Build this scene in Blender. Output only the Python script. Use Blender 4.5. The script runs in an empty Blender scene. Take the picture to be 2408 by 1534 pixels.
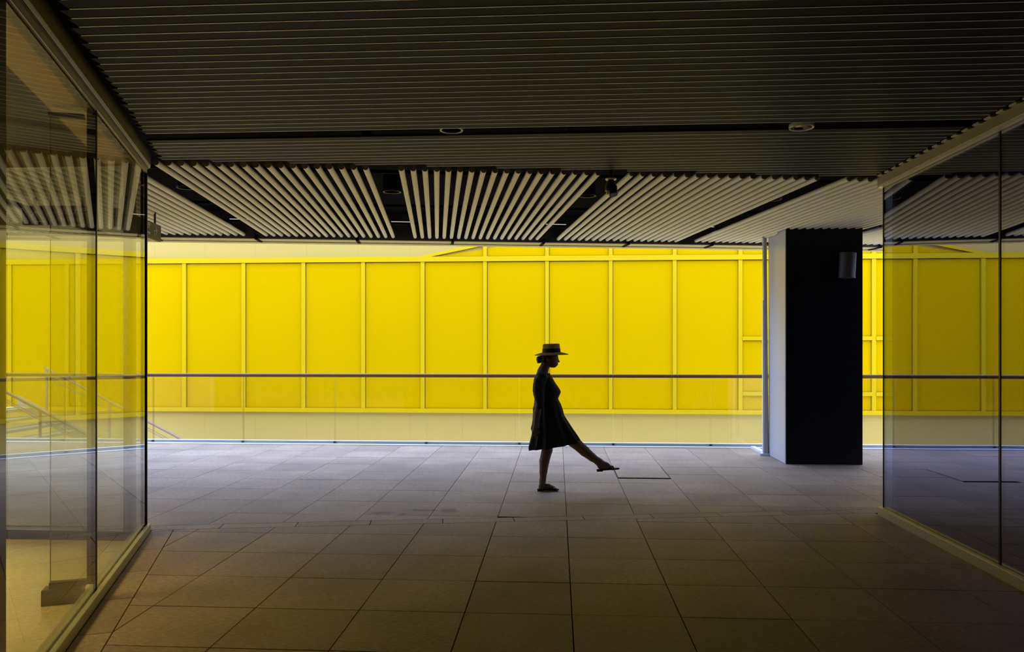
import bpy, bmesh, math, random
import numpy as np
from mathutils import Vector, Matrix

random.seed(7)
R = math.radians
scene = bpy.context.scene
COL = scene.collection

# ------------------------------------------------------------------ camera
YAW = math.atan(106 / 1760)
cam_d = bpy.data.cameras.new('camera')
cam_d.sensor_width = 36.0
cam_d.lens = 36.0 * 1760 / 2408
cam_d.shift_y = 47 / 2408
cam_d.clip_start = 0.05
cam_d.clip_end = 200
cam = bpy.data.objects.new('camera', cam_d)
COL.objects.link(cam)
cam.location = (0, 0, 1.55)
cam.rotation_euler = (R(90), 0, YAW)
scene.camera = cam

# ------------------------------------------------------------------ sky, exposure
world = bpy.data.worlds.new('overcast_sky')
scene.world = world
world.use_nodes = True
bg = world.node_tree.nodes['Background']
bg.inputs['Color'].default_value = (0.62, 0.88, 1.64, 1)
bg.inputs['Strength'].default_value = 6.3

vs = scene.view_settings
vs.view_transform = 'Standard'
vs.look = 'None'
vs.exposure = 0.0
vs.gamma = 1.0
vs.use_curve_mapping = False
scene.cycles.max_bounces = 10
scene.cycles.diffuse_bounces = 5
scene.cycles.glossy_bounces = 5
scene.cycles.transparent_max_bounces = 16
scene.cycles.sample_clamp_indirect = 6.0
scene.cycles.use_denoising = True

# daylight enters the light well from above: a portal guides the sampling
pd = bpy.data.lights.new('sky_portal', 'AREA')
pd.shape = 'RECTANGLE'
pd.size = 30
pd.size_y = 5.6
pd.cycles.is_portal = True
po = bpy.data.objects.new('sky_portal', pd)
COL.objects.link(po)
po.location = (0, 13.7, 6.0)

# ------------------------------------------------------------------ frames
TH = YAW + math.atan(176 / 1760)            # direction of the tube ceiling against the floor grid
SV = (math.cos(TH), math.sin(TH))
TV = (-math.sin(TH), math.cos(TH))


def st(s, t):
    return (s * SV[0] + t * TV[0], s * SV[1] + t * TV[1])


WL = Vector((0.3498, -0.9368, 0))           # along the left glazing, towards the camera
NL = Vector((-0.9368, -0.3498, 0))          # into the left room
L0 = Vector((-3.389, 6.064, 0))


def lw(a, b, z=0.0):
    p = L0 + WL * a + NL * b
    return (p.x, p.y, z)


# ------------------------------------------------------------------ materials
def new_mat(name):
    m = bpy.data.materials.new(name)
    m.use_nodes = True
    return m, m.node_tree, m.node_tree.nodes['Principled BSDF']


def paint(name, col, rough=0.5, metal=0.0, spec=0.5, var=0.0, scale=6.0, bump=0.0, bscale=60.0):
    m, nt, b = new_mat(name)
    b.inputs['Base Color'].default_value = (*col, 1)
    b.inputs['Roughness'].default_value = rough
    b.inputs['Metallic'].default_value = metal
    b.inputs['Specular IOR Level'].default_value = spec
    tc = nt.nodes.new('ShaderNodeTexCoord')
    n = nt.nodes.new('ShaderNodeTexNoise')
    n.inputs['Scale'].default_value = scale
    n.inputs['Detail'].default_value = 4
    nt.links.new(tc.outputs['Object'], n.inputs['Vector'])
    mr = nt.nodes.new('ShaderNodeMapRange')
    mr.inputs['To Min'].default_value = 1 - var
    mr.inputs['To Max'].default_value = 1 + var
    nt.links.new(n.outputs['Fac'], mr.inputs['Value'])
    mx = nt.nodes.new('ShaderNodeVectorMath')
    mx.operation = 'SCALE'
    mx.inputs[0].default_value = col
    nt.links.new(mr.outputs['Result'], mx.inputs['Scale'])
    nt.links.new(mx.outputs['Vector'], b.inputs['Base Color'])
    if bump:
        n2 = nt.nodes.new('ShaderNodeTexNoise')
        n2.inputs['Scale'].default_value = bscale
        n2.inputs['Detail'].default_value = 5
        nt.links.new(tc.outputs['Object'], n2.inputs['Vector'])
        bp = nt.nodes.new('ShaderNodeBump')
        bp.inputs['Strength'].default_value = bump
        bp.inputs['Distance'].default_value = 0.01
        nt.links.new(n2.outputs['Fac'], bp.inputs['Height'])
        nt.links.new(bp.outputs['Normal'], b.inputs['Normal'])
    return m


def glass(name, tint, f0, refl=(1, 1, 1), wav=0.0, fmax=1.0):
    """Thin architectural glass: Schlick reflection over a tinted clear pane."""
    m, nt, b = new_mat(name)
    nt.nodes.remove(b)
    out = nt.nodes['Material Output']
    lwt = nt.nodes.new('ShaderNodeLayerWeight')
    lwt.inputs['Blend'].default_value = 0.5
    pw = nt.nodes.new('ShaderNodeMath')
    pw.operation = 'POWER'
    pw.inputs[1].default_value = 5
    nt.links.new(lwt.outputs['Facing'], pw.inputs[0])
    mr = nt.nodes.new('ShaderNodeMapRange')
    mr.inputs['To Min'].default_value = f0
    mr.inputs['To Max'].default_value = fmax
    nt.links.new(pw.outputs[0], mr.inputs['Value'])
    tr = nt.nodes.new('ShaderNodeBsdfTransparent')
    tr.inputs['Color'].default_value = (*tint, 1)
    gl = nt.nodes.new('ShaderNodeBsdfGlossy')
    gl.inputs['Roughness'].default_value = 0.0
    gl.inputs['Color'].default_value = (*refl, 1)
    if wav:
        tc = nt.nodes.new('ShaderNodeTexCoord')
        n = nt.nodes.new('ShaderNodeTexNoise')
        n.inputs['Scale'].default_value = 0.7
        n.inputs['Detail'].default_value = 0
        nt.links.new(tc.outputs['Object'], n.inputs['Vector'])
        bp = nt.nodes.new('ShaderNodeBump')
        bp.inputs['Strength'].default_value = 1
        bp.inputs['Distance'].default_value = wav
        nt.links.new(n.outputs['Fac'], bp.inputs['Height'])
        nt.links.new(bp.outputs['Normal'], gl.inputs['Normal'])
    mix = nt.nodes.new('ShaderNodeMixShader')
    nt.links.new(mr.outputs['Result'], mix.inputs['Fac'])
    nt.links.new(tr.outputs[0], mix.inputs[1])
    nt.links.new(gl.outputs[0], mix.inputs[2])
    nt.links.new(mix.outputs[0], out.inputs['Surface'])
    return m


def stone(name, col, rough, streak=0.25, spec=0.5):
    """Honed floor stone: cloudy tone, fine cross-tooled streaks, a few dark smudges."""
    m, nt, b = new_mat(name)
    N, Lk = nt.nodes, nt.links
    b.inputs['Specular IOR Level'].default_value = spec
    geo = N.new('ShaderNodeNewGeometry')
    oi = N.new('ShaderNodeObjectInfo')
    # cloudy variation
    n1 = N.new('ShaderNodeTexNoise')
    n1.inputs['Scale'].default_value = 1.7
    n1.inputs['Detail'].default_value = 6
    Lk.new(geo.outputs['Position'], n1.inputs['Vector'])
    # tooled streaks
    mp = N.new('ShaderNodeMapping')
    mp.inputs['Scale'].default_value = (26, 70, 26)
    mp.inputs['Rotation'].default_value = (0, 0, R(18))
    Lk.new(geo.outputs['Position'], mp.inputs['Vector'])
    n2 = N.new('ShaderNodeTexNoise')
    n2.inputs['Scale'].default_value = 1.0
    n2.inputs['Detail'].default_value = 3
    Lk.new(mp.outputs['Vector'], n2.inputs['Vector'])
    a1 = N.new('ShaderNodeMapRange')
    a1.inputs['From Min'].default_value = 0.3
    a1.inputs['From Max'].default_value = 0.7
    a1.inputs['To Min'].default_value = 0.85
    a1.inputs['To Max'].default_value = 1.15
    Lk.new(n1.outputs['Fac'], a1.inputs['Value'])
    a2 = N.new('ShaderNodeMapRange')
    a2.inputs['From Min'].default_value = 0.3
    a2.inputs['From Max'].default_value = 0.7
    a2.inputs['To Min'].default_value = 1 - streak
    a2.inputs['To Max'].default_value = 1 + streak
    Lk.new(n2.outputs['Fac'], a2.inputs['Value'])
    a3 = N.new('ShaderNodeMapRange')
    a3.inputs['To Min'].default_value = 0.88
    a3.inputs['To Max'].default_value = 1.12
    Lk.new(oi.outputs['Random'], a3.inputs['Value'])
    m1 = N.new('ShaderNodeMath'); m1.operation = 'MULTIPLY'
    Lk.new(a1.outputs[0], m1.inputs[0]); Lk.new(a2.outputs[0], m1.inputs[1])
    m2 = N.new('ShaderNodeMath'); m2.operation = 'MULTIPLY'
    Lk.new(m1.outputs[0], m2.inputs[0]); Lk.new(a3.outputs[0], m2.inputs[1])
    last = m2
    # smudges spilt on the paving
    for (x, y, rx, ry) in ((-1.63, 6.86, 0.13, 0.075), (-1.28, 7.0, 0.17, 0.06), (-1.02, 6.99, 0.1, 0.1), (-1.42, 6.82, 0.05, 0.05)):
        sb = N.new('ShaderNodeVectorMath'); sb.operation = 'SUBTRACT'
        sb.inputs[1].default_value = (x, y, 0)
        Lk.new(geo.outputs['Position'], sb.inputs[0])
        ml = N.new('ShaderNodeVectorMath'); ml.operation = 'MULTIPLY'
        ml.inputs[1].default_value = (1 / rx, 1 / ry, 0)
        Lk.new(sb.outputs[0], ml.inputs[0])
        ln = N.new('ShaderNodeVectorMath'); ln.operation = 'LENGTH'
        Lk.new(ml.outputs[0], ln.inputs[0])
        ad = N.new('ShaderNodeMath'); ad.operation = 'ADD'
        Lk.new(ln.outputs['Value'], ad.inputs[0])
        n3 = N.new('ShaderNodeTexNoise'); n3.inputs['Scale'].default_value = 22
        Lk.new(geo.outputs['Position'], n3.inputs['Vector'])
        sc = N.new('ShaderNodeMath'); sc.operation = 'MULTIPLY_ADD'
        sc.inputs[1].default_value = 1.6; sc.inputs[2].default_value = -0.8
        Lk.new(n3.outputs['Fac'], sc.inputs[0])
        Lk.new(sc.outputs[0], ad.inputs[1])
        rg = N.new('ShaderNodeMapRange'); rg.interpolation_type = 'SMOOTHSTEP'
        rg.inputs['From Min'].default_value = 0.3; rg.inputs['From Max'].default_value = 1.2
        rg.inputs['To Min'].default_value = 0.45; rg.inputs['To Max'].default_value = 1.0
        Lk.new(ad.outputs[0], rg.inputs['Value'])
        mm = N.new('ShaderNodeMath'); mm.operation = 'MULTIPLY'
        Lk.new(last.outputs[0], mm.inputs[0]); Lk.new(rg.outputs[0], mm.inputs[1])
        last = mm
    sv = N.new('ShaderNodeVectorMath'); sv.operation = 'SCALE'
    sv.inputs[0].default_value = col
    Lk.new(last.outputs[0], sv.inputs['Scale'])
    Lk.new(sv.outputs['Vector'], b.inputs['Base Color'])
    rr = N.new('ShaderNodeMapRange')
    rr.inputs['To Min'].default_value = rough - 0.08
    rr.inputs['To Max'].default_value = rough + 0.08
    Lk.new(n2.outputs['Fac'], rr.inputs['Value'])
    Lk.new(rr.outputs[0], b.inputs['Roughness'])
    bp = N.new('ShaderNodeBump')
    bp.inputs['Strength'].default_value = 0.35
    bp.inputs['Distance'].default_value = 0.004
    Lk.new(n2.outputs['Fac'], bp.inputs['Height'])
    Lk.new(bp.outputs['Normal'], b.inputs['Normal'])
    return m


M = {
    'stone': stone('paving_stone', (0.365, 0.262, 0.178), 0.62, spec=0.3),
    'joint': paint('joint_dirt', (0.012, 0.009, 0.008), 0.9),
    'room_stone': stone('polished_marble', (0.62, 0.50, 0.22), 0.22, 0.2),
    'yellow': paint('yellow_panel', (0.411, 0.219, 0.0001), 0.6, var=0.02, scale=1.2, spec=0.0),
    'yellow_frame': paint('yellow_frame', (0.43, 0.25, 0.002), 0.6, spec=0.02),
    'cream': paint('cream_cladding', (0.348, 0.217, 0.041), 0.6, spec=0.05, var=0.03, scale=0.8),
    'seam': paint('seam_shadow_gap', (0.09, 0.055, 0.015), 0.8),
    'slat': paint('charcoal_slat', (0.011, 0.011, 0.014), 0.55, var=0.1, scale=3, spec=0.08),
    'lip': paint('aluminium_lip', (0.85, 0.85, 0.86), 0.4),
    'tube': paint('cream_tube', (0.90, 0.84, 0.60), 0.42, var=0.05, scale=4),
    'cap': paint('tube_cap', (0.17, 0.15, 0.07), 0.6),
    'plenum': paint('black_plenum', (0.006, 0.006, 0.006), 0.9, spec=0.1),
    'beam': paint('bronze_beam', (0.055, 0.048, 0.042), 0.5, spec=0.3),
    'soffit': paint('cream_soffit', (0.66, 0.56, 0.25), 0.5),
    'alu': paint('cream_aluminium', (0.42, 0.37, 0.22), 0.38, metal=0.35, var=0.08, scale=5),
    'alu_dark': paint('olive_aluminium', (0.24, 0.20, 0.11), 0.4, metal=0.3, var=0.12, scale=4),
    'alu_pale': paint('pale_aluminium', (0.72, 0.67, 0.55), 0.35, metal=0.3),
    'rail_taupe': paint('taupe_rail', (0.27, 0.165, 0.09), 0.45, spec=0.2),
    'step_stone': paint('step_stone', (0.30, 0.245, 0.13), 0.6, var=0.05),
    'steel': paint('brushed_steel', (0.45, 0.45, 0.44), 0.4, metal=0.25),
    'white_sill': paint('white_sill', (0.86, 0.86, 0.84), 0.4),
    'white_metal': paint('white_metal', (0.80, 0.83, 0.86), 0.35),
    'handrail': paint('brown_handrail', (0.24, 0.095, 0.03), 0.4, var=0.1, spec=0.25),
    'dark': paint('dark_bronze', (0.030, 0.020, 0.010), 0.4),
    'mullion': paint('bronze_mullion', (0.07, 0.045, 0.012), 0.4),
    'black': paint('black_paint', (0.006, 0.006, 0.007), 0.35, spec=0.35),
    'col_black': paint('black_stone', (0.004, 0.005, 0.007), 0.3, var=0.5, scale=3.0, spec=0.25),
    'col_grey': paint('glossy_grey_paint', (0.56, 0.55, 0.55), 0.28, var=0.03),
    'sconce': paint('sconce_grey', (0.045, 0.045, 0.04), 0.5),
    'wall_dark': paint('dark_wall', (0.035, 0.030, 0.026), 0.7),
    'navy': paint('navy_wall', (0.012, 0.02, 0.10), 0.7),
    'tan': paint('tan_ceiling', (0.85, 0.73, 0.60), 0.6),
    'grey_ceiling': paint('grey_ceiling', (0.16, 0.15, 0.13), 0.7),
    'concrete': paint('concrete', (0.50, 0.49, 0.46), 0.7, var=0.08, scale=2),
    'pale_concrete': paint('pale_concrete', (0.72, 0.68, 0.55), 0.7, var=0.06, scale=2),
    'sign': paint('sign_body', (0.035, 0.030, 0.012), 0.35),
    'sign_text': paint('sign_lettering', (0.85, 0.82, 0.68), 0.5),
    'reflector': paint('lamp_reflector', (0.80, 0.78, 0.68), 0.18, metal=0.9),
    'skin': paint('skin', (0.20, 0.12, 0.08), 0.55, spec=0.25),
    'hair': paint('dark_hair', (0.012, 0.008, 0.006), 0.45, bump=0.5, bscale=90),
    'straw': paint('straw', (0.42, 0.31, 0.13), 0.75, var=0.12, scale=40, bump=0.5, bscale=160),
    'band': paint('hat_band', (0.008, 0.007, 0.007), 0.7),
    'leather': paint('sandal_leather', (0.018, 0.011, 0.008), 0.8, spec=0.1),
    'glass_rail': glass('railing_glass', (0.965, 0.955, 0.93), 0.03),
    'glass_left': glass('shopfront_glass', (0.84, 0.84, 0.74), 0.045, wav=0.0006),
    'glass_front': glass('rear_glass', (0.93, 0.93, 0.86), 0.04),
    'glass_right': glass('dark_tinted_glass', (0.36, 0.44, 0.66), 0.28, refl=(0.88, 0.85, 1.0), wav=0.0012),
    'glass_edge': paint('glass_edge', (0.16, 0.13, 0.06), 0.3),
}
m, nt, b = new_mat('emissive_white')
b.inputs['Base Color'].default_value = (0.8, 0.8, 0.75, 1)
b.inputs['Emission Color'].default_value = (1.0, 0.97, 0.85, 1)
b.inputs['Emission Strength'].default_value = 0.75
M['emissive_white'] = m
# floral print for the dress
m, nt, b = new_mat('floral_fabric')
tc = nt.nodes.new('ShaderNodeTexCoord')
vo = nt.nodes.new('ShaderNodeTexVoronoi'); vo.inputs['Scale'].default_value = 26
nt.links.new(tc.outputs['Object'], vo.inputs['Vector'])
cr = nt.nodes.new('ShaderNodeValToRGB')
cr.color_ramp.elements[0].position = 0.16; cr.color_ramp.elements[0].color = (0.055, 0.042, 0.028, 1)
cr.color_ramp.elements[1].position = 0.30; cr.color_ramp.elements[1].color = (0.016, 0.022, 0.016, 1)
nt.links.new(vo.outputs['Distance'], cr.inputs['Fac'])
nt.links.new(cr.outputs['Color'], b.inputs['Base Color'])
b.inputs['Roughness'].default_value = 0.8
b.inputs['Specular IOR Level'].default_value = 0.2
M['dress'] = m


# ------------------------------------------------------------------ object helpers
def link(o, parent=None):
    COL.objects.link(o)
    if parent is not None:
        o.parent = parent
    return o


def tag(o, label=None, cat=None, group=None, kind=None):
    if label: o['label'] = label
    if cat: o['category'] = cat
    if group: o['group'] = group
    if kind: o['kind'] = kind
    return o


def empty(name, loc=(0, 0, 0), rz=0.0):
    o = bpy.data.objects.new(name, None)
    o.empty_display_size = 0.1
    o.location = loc
    o.rotation_euler = (0, 0, rz)
    return link(o)


class MB:
    """Collects pieces of ONE part."""
    def __init__(self):
        self.v, self.f, self.m = [], [], []
        self.mi = 0

    def add(self, vs, fs):
        k = len(self.v)
        self.v += [tuple(p) for p in vs]
        self.f += [tuple(i + k for i in f) for f in fs]
        self.m += [self.mi] * len(fs)
        return self

    def box(self, x0, x1, y0, y1, z0, z1):
        return self.hexa([(x0, y0), (x1, y0), (x1, y1), (x0, y1)], z0, z1)

    def hexa(self, poly, z0, z1):
        n = len(poly)
        vs = [(p[0], p[1], z0) for p in poly] + [(p[0], p[1], z1) for p in poly]
        fs = [tuple(range(n - 1, -1, -1)), tuple(range(n, 2 * n))]
        fs += [(i, (i + 1) % n, n + (i + 1) % n, n + i) for i in range(n)]
        return self.add(vs, fs)

    def lbox(self, a0, a1, b0, b1, z0, z1):     # in the left glazing's frame
        p = [lw(a0, b1), lw(a1, b1), lw(a1, b0), lw(a0, b0)]
        return self.hexa([(q[0], q[1]) for q in p][::-1], z0, z1)

    def sbox(self, s0, s1, t0, t1, z0, z1):     # in the tube ceiling's frame
        return self.hexa([st(s0, t0), st(s1, t0), st(s1, t1), st(s0, t1)], z0, z1)

    def tube(self, p, q, r0, r1=None, n=12, caps=True):
        r1 = r0 if r1 is None else r1
        p, q = Vector(p), Vector(q)
        d = (q - p).normalized()
        u = d.orthogonal().normalized()
        w = d.cross(u)
        vs = []
        for c, r in ((p, r0), (q, r1)):
            for i in range(n):
                a = 2 * math.pi * i / n
                vs.append(c + u * (r * math.cos(a)) + w * (r * math.sin(a)))
        fs = [(i, (i + 1) % n, n + (i + 1) % n, n + i) for i in range(n)]
        self.add(vs, fs)
        if caps:
            self.add(vs[:n], [tuple(range(n - 1, -1, -1))])
            self.add(vs[n:], [tuple(range(n))])
        return self

    def path(self, pts, rad, n=10):
        for i in range(len(pts) - 1):
            self.tube(pts[i], pts[i + 1], rad[i], rad[i + 1], n, True)
        return self

    def lathe(self, prof, c=(0, 0, 0), n=32):
        vs, fs = [], []
        for (r, z) in prof:
            for i in range(n):
                a = 2 * math.pi * i / n
                vs.append((c[0] + r * math.cos(a), c[1] + r * math.sin(a), c[2] + z))
        for j in range(len(prof) - 1):
            for i in range(n):
                k = (i + 1) % n
                fs.append((j * n + i, j * n + k, (j + 1) * n + k, (j + 1) * n + i))
        return self.add(vs, fs)

    def mesh(self, name):
        me = bpy.data.meshes.new(name)
        me.from_pydata(self.v, [], self.f)
        me.update()
        return me

    def build(self, name, mats, parent=None, smooth=False, bevel=0.0):
        me = self.mesh(name)
        if not isinstance(mats, (list, tuple)):
            mats = [mats]
        for x in mats:
            me.materials.append(M[x])
        me.polygons.foreach_set('material_index', self.m)
        if smooth:
            me.polygons.foreach_set('use_smooth', [True] * len(me.polygons))
            me.set_sharp_from_angle(angle=R(40))
        bm = bmesh.new(); bm.from_mesh(me)
        bmesh.ops.recalc_face_normals(bm, faces=bm.faces)
        bm.to_mesh(me); bm.free()
        o = bpy.data.objects.new(name, me)
        link(o, parent)
        if bevel:
            bv = o.modifiers.new('bevel', 'BEVEL')
            bv.width = bevel; bv.segments = 2; bv.limit_method = 'ANGLE'
        return o


def copy(o, parent=None):
    c = o.copy()
    COL.objects.link(c)
    c.parent = parent
    return c


def text_mesh(body, size, name, mat, parent, align='LEFT'):
    cu = bpy.data.curves.new(name, 'FONT')
    cu.body = body
    cu.size = size
    cu.align_x = align
    cu.extrude = 0.001
    to = bpy.data.objects.new(name, cu)
    COL.objects.link(to)
    dg = bpy.context.evaluated_depsgraph_get()
    me = bpy.data.meshes.new_from_object(to.evaluated_get(dg))
    bpy.data.objects.remove(to)
    bpy.data.curves.remove(cu)
    me.materials.clear()
    me.materials.append(M[mat])
    o = bpy.data.objects.new(name, me)
    return link(o, parent)


def clip(poly, a, b, c):
    """Keep the side a*x + b*y <= c of a convex polygon."""
    out = []
    for i in range(len(poly)):
        p, q = poly[i], poly[(i + 1) % len(poly)]
        dp, dq = a * p[0] + b * p[1] - c, a * q[0] + b * q[1] - c
        if dp <= 0:
            out.append(p)
        if (dp < 0 < dq) or (dq < 0 < dp):
            k = dp / (dp - dq)
            out.append((p[0] + (q[0] - p[0]) * k, p[1] + (q[1] - p[1]) * k))
    return out


def area(poly):
    return 0.5 * abs(sum(poly[i][0] * poly[(i + 1) % len(poly)][1] - poly[(i + 1) % len(poly)][0] * poly[i][1] for i in range(len(poly))))


# ================================================================== FLOOR
EDGE = 11.68
floor = MB().hexa([(-11, -3.0), (9, -3.0), (9, EDGE), (-11, EDGE)], -0.35, -0.02).build('floor', 'joint')
tag(floor, 'passage floor paved with large grey stone tiles', 'floor', kind='structure')
TW, TD = 0.622, 0.583
BAND0, BAND1 = 6.57, 6.73                    # expansion strip across the floor, in t


def tile(poly, gap, dz=0.0):
    """One paving tile with its edges drawn in by half the joint."""
    if len(poly) < 3 or area(poly) < 0.004:
        return
    cx = sum(p[0] for p in poly) / len(poly); cy = sum(p[1] for p in poly) / len(poly)
    ins = poly
    n = len(poly)
    sgn = 1 if sum(poly[i][0] * poly[(i + 1) % n][1] - poly[(i + 1) % n][0] * poly[i][1] for i in range(n)) > 0 else -1
    for i in range(n):
        p, q = poly[i], poly[(i + 1) % n]
        dx, dy = q[0] - p[0], q[1] - p[1]
        ln = math.hypot(dx, dy)
        if ln < 1e-6:
            continue
        nx, ny = sgn * dy / ln, -sgn * dx / ln      # outward
        ins = clip(ins, nx, ny, nx * p[0] + ny * p[1] - gap / 2)
        if len(ins) < 3:
            return
    mb = MB()
    mb.hexa([(p[0] - cx, p[1] - cy) for p in ins], -0.02, 0.0)
    o = mb.build('floor_tile', 'stone', floor)
    o.location = (cx, cy, dz)
    o.rotation_euler = (R(random.uniform(-.05, .05)), R(random.uniform(-.05, .05)), 0)
    return o


# shared mesh for whole tiles
def whole(name, gap):
    return MB().box(-TW / 2 + gap / 2, TW / 2 - gap / 2, -TD / 2 + gap / 2, TD / 2 - gap / 2, -0.02, 0.0)


full_near = None
full_far = None


def put(poly, kx, ky, gap, near):
    global full_near, full_far
    x0, y0 = kx, ky
    whole_tile = abs(area(poly) - TW * TD) < 1e-5
    if not whole_tile:
        return tile(poly, gap)
    src = full_near if near else full_far
    if src is None:
        o = whole('floor_tile', gap).build('floor_tile', 'stone', floor)
        if near: full_near = o
        else: full_far = o
    else:
        o = copy(src, floor)
    o.location = (x0 + TW / 2, y0 + TD / 2, random.uniform(-.0008, .0008))
    o.rotation_euler = (R(random.uniform(-.06, .06)), R(random.uniform(-.06, .06)), 0)
    return o


# near field: between the left border and the right glazing, up to the strip
BX, BY = -3.205, 6.0666                      # border line, parallel to the left glazing
nbx, nby = 0.9368, 0.3498                    # to the right of it
for i in range(-6, 6):
    for j in range(-4, 8):
        x0, y0 = 0.0857 + i * TW, 4.326 + (j - 0) * TD - 0.0
        if y0 < 2.0:
            continue
        p = [(x0, y0), (x0 + TW, y0), (x0 + TW, y0 + TD), (x0, y0 + TD)]
        p = clip(p, TV[0], TV[1], BAND0)
        if len(p) > 2: p = clip(p, -nbx, -nby, -(nbx * BX + nby * BY))
        if len(p) > 2: p = clip(p, 1, 0, 2.94)
        if len(p) > 2:
            put(p, x0, y0, 0.007, True)
# border tiles along the left kerb
for k in range(-1, 8):
    a0, a1 = 0.02 + k * 0.585, 0.02 + (k + 1) * 0.585
    q = [lw(a0, 0)[:2], lw(a1, 0)[:2], lw(a1, -0.1733)[:2], lw(a0, -0.1733)[:2]][::-1]
    q = clip(q, TV[0], TV[1], BAND0)
    if len(q) > 2:
        tile(q, 0.007)
# expansion strip
for k in range(-8, 9):
    s0 = 0.05 + k * 0.632
    tile([st(s0, BAND0), st(s0 + 0.632, BAND0), st(s0 + 0.632, BAND1), st(s0, BAND1)], 0.008)
# far field
for i in range(-14, 9):
    for j in range(-3, 7):
        x0, y0 = 0.0857 + i * TW, 7.945 + j * TD
        if i == 1 and j in (1, 2):
            continue                         # access plate, below
        p = [(x0, y0), (x0 + TW, y0), (x0 + TW, min(y0 + TD, EDGE)), (x0, min(y0 + TD, EDGE))]
        p = clip(p, -TV[0], -TV[1], -BAND1)
        if len(p) > 2 and area(p) > 0.01:
            put(p, x0, y0, 0.0055, False)
xa = 0.0857 + TW
ya = 7.945 + TD
tile([(xa, ya), (xa + TW, ya), (xa + TW, ya + 0.27), (xa, ya + 0.27)], 0.005)
plate = MB().box(xa + 0.012, xa + TW - 0.012, ya + 0.335, ya + 2 * TD - 0.003, -0.02, 0.004).build('access_plate', 'stone', floor)
tag(plate, 'loose paving plate with a wide dark gap along its front edge')
# plain paving past the part in view
MB().hexa([(-11, 6.2), (-8.63, 6.2), (-8.63, EDGE), (-11, EDGE)], -0.02, -0.002).build('paving', 'stone', floor)
MB().hexa([(5.69, 7.6), (9, 7.6), (9, EDGE), (5.69, EDGE)], -0.02, -0.002).build('paving', 'stone', floor)
MB().hexa([(-1.8, -3.0), (2.94, -3.0), (2.94, 1.99), (-1.8, 1.99)], -0.02, -0.002).build('paving', 'stone', floor)

# ================================================================== YELLOW WALL ACROSS THE LIGHT WELL
WY = 16.2
WTOP = 5.9
wall = MB().box(-24, 24, WY + 0.06, WY + 0.6, -4.6, WTOP).build('wall_far', 'seam')
tag(wall, 'yellow panelled wall across the light well, cream above and below', 'wall', kind='structure')
# cream cladding, joints 1.155 m apart; one column above the yellow band, one below
proto = {}
for k in range(-15, 16):
    x0 = -3.218 + k * 1.155
    for key, z0, z1 in (('top', 3.40, WTOP), ('bottom', -4.6, 0.14)):
        if key not in proto:
            proto[key] = MB().box(0.0008, 1.1542, 0, 0.015, z0, z1).build('cladding_panel', 'cream', wall)
            o = proto[key]
        else:
            o = copy(proto[key], wall)
        o.location = (x0, WY + 0.045, 0)
posts = [-20.46, -19.10, -17.75, -16.40, -15.05, -13.70, -12.35, -11.0, -9.645, -8.291, -6.938, -5.584, -4.248, -2.93, -1.564, -0.216, 1.151, 2.512, 3.896, 5.28, 6.663, 8.03, 9.39, 10.76, 12.12, 13.48, 14.85, 16.2]
PW = 0.085
ZB0, ZB1, ZT0, ZT1 = 0.095, 0.186, 3.39, 3.50
zup = lambda x: 3.46 + (x + 2.873) * 0.2095      # slanted upper edge of the yellow part
yel = 0.035                                       # panels sit this far behind the frame face
for i, x in enumerate(posts):
    top = ZT0 if x < -2.0 else min(WTOP - 0.02, zup(x) - 0.02)
    MB().box(x - PW / 2, x + PW / 2, WY - 0.012, WY + 0.044, ZB1, ZT0).build('mullion', 'yellow_frame', wall)
    if x > -2.0:
        MB().box(x - PW / 2, x + PW / 2, WY - 0.012, WY + 0.044, ZT1, top).build('mullion', 'yellow_frame', wall)
    if i + 1 == len(posts):
        break
    xn = posts[i + 1]
    a, c = x + PW / 2 + 0.012, xn - PW / 2 - 0.006
    cells = [(ZB1 + 0.003, ZT0 - 0.012)]
    if x > 3.5:
        cells = [(ZB1 + 0.003, 0.488), (0.580, 1.665), (1.757, ZT0 - 0.012)]
        for z in (0.535, 1.712):
            MB().box(x + PW / 2, xn - PW / 2, WY - 0.022, WY + 0.044, z - 0.042, z + 0.042).build('transom', 'yellow_frame', wall)
    for z0, z1 in cells:
        MB().box(a, c, WY + yel - 0.012, WY + 0.044, z0, z1).build('panel', 'yellow', wall)
    # upper row under the slanted edge
    if xn > -2.0:
        za, zc = zup(max(a, -2.60)) - 0.07, zup(c) - 0.07
        xa_ = max(a, -2.60)
        zt = ZT1 + 0.012
        za, zc = min(max(za, zt), WTOP - .05), min(zc, WTOP - .05)
        mb = MB()
        mb.add([(xa_, WY + yel - .012, zt), (c, WY + yel - .012, zt), (c, WY + yel - .012, zc), (xa_, WY + yel - .012, za),
                (xa_, WY + .044, zt), (c, WY + .044, zt), (c, WY + .044, zc), (xa_, WY + .044, za)],
               [(0, 1, 2, 3), (7, 6, 5, 4), (0, 4, 5, 1), (1, 5, 6, 2), (2, 6, 7, 3), (3, 7, 4, 0)])
        mb.build('panel', 'yellow', wall)
for z0, z1 in ((ZB0, ZB1), (ZT0, ZT1)):
    MB().box(-20.5, 16.3, WY - 0.030, WY + 0.044, z0, z1).build('transom', 'yellow_frame', wall)
# slanted capping strip
xe = -2.873 + (WTOP - 3.46) / 0.2095
mb = MB()
mb.add([(-2.99, WY - .02, 3.45), (xe, WY - .02, WTOP - .06), (xe, WY - .02, WTOP), (-2.99, WY - .02, 3.51),
        (-2.99, WY + .044, 3.45), (xe, WY + .044, WTOP - .06), (xe, WY + .044, WTOP), (-2.99, WY + .044, 3.51)],
       [(0, 1, 2, 3), (7, 6, 5, 4), (0, 4, 5, 1), (1, 5, 6, 2), (2, 6, 7, 3), (3, 7, 4, 0)])
mb.build('slanted_transom', 'yellow_frame', wall)

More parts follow.
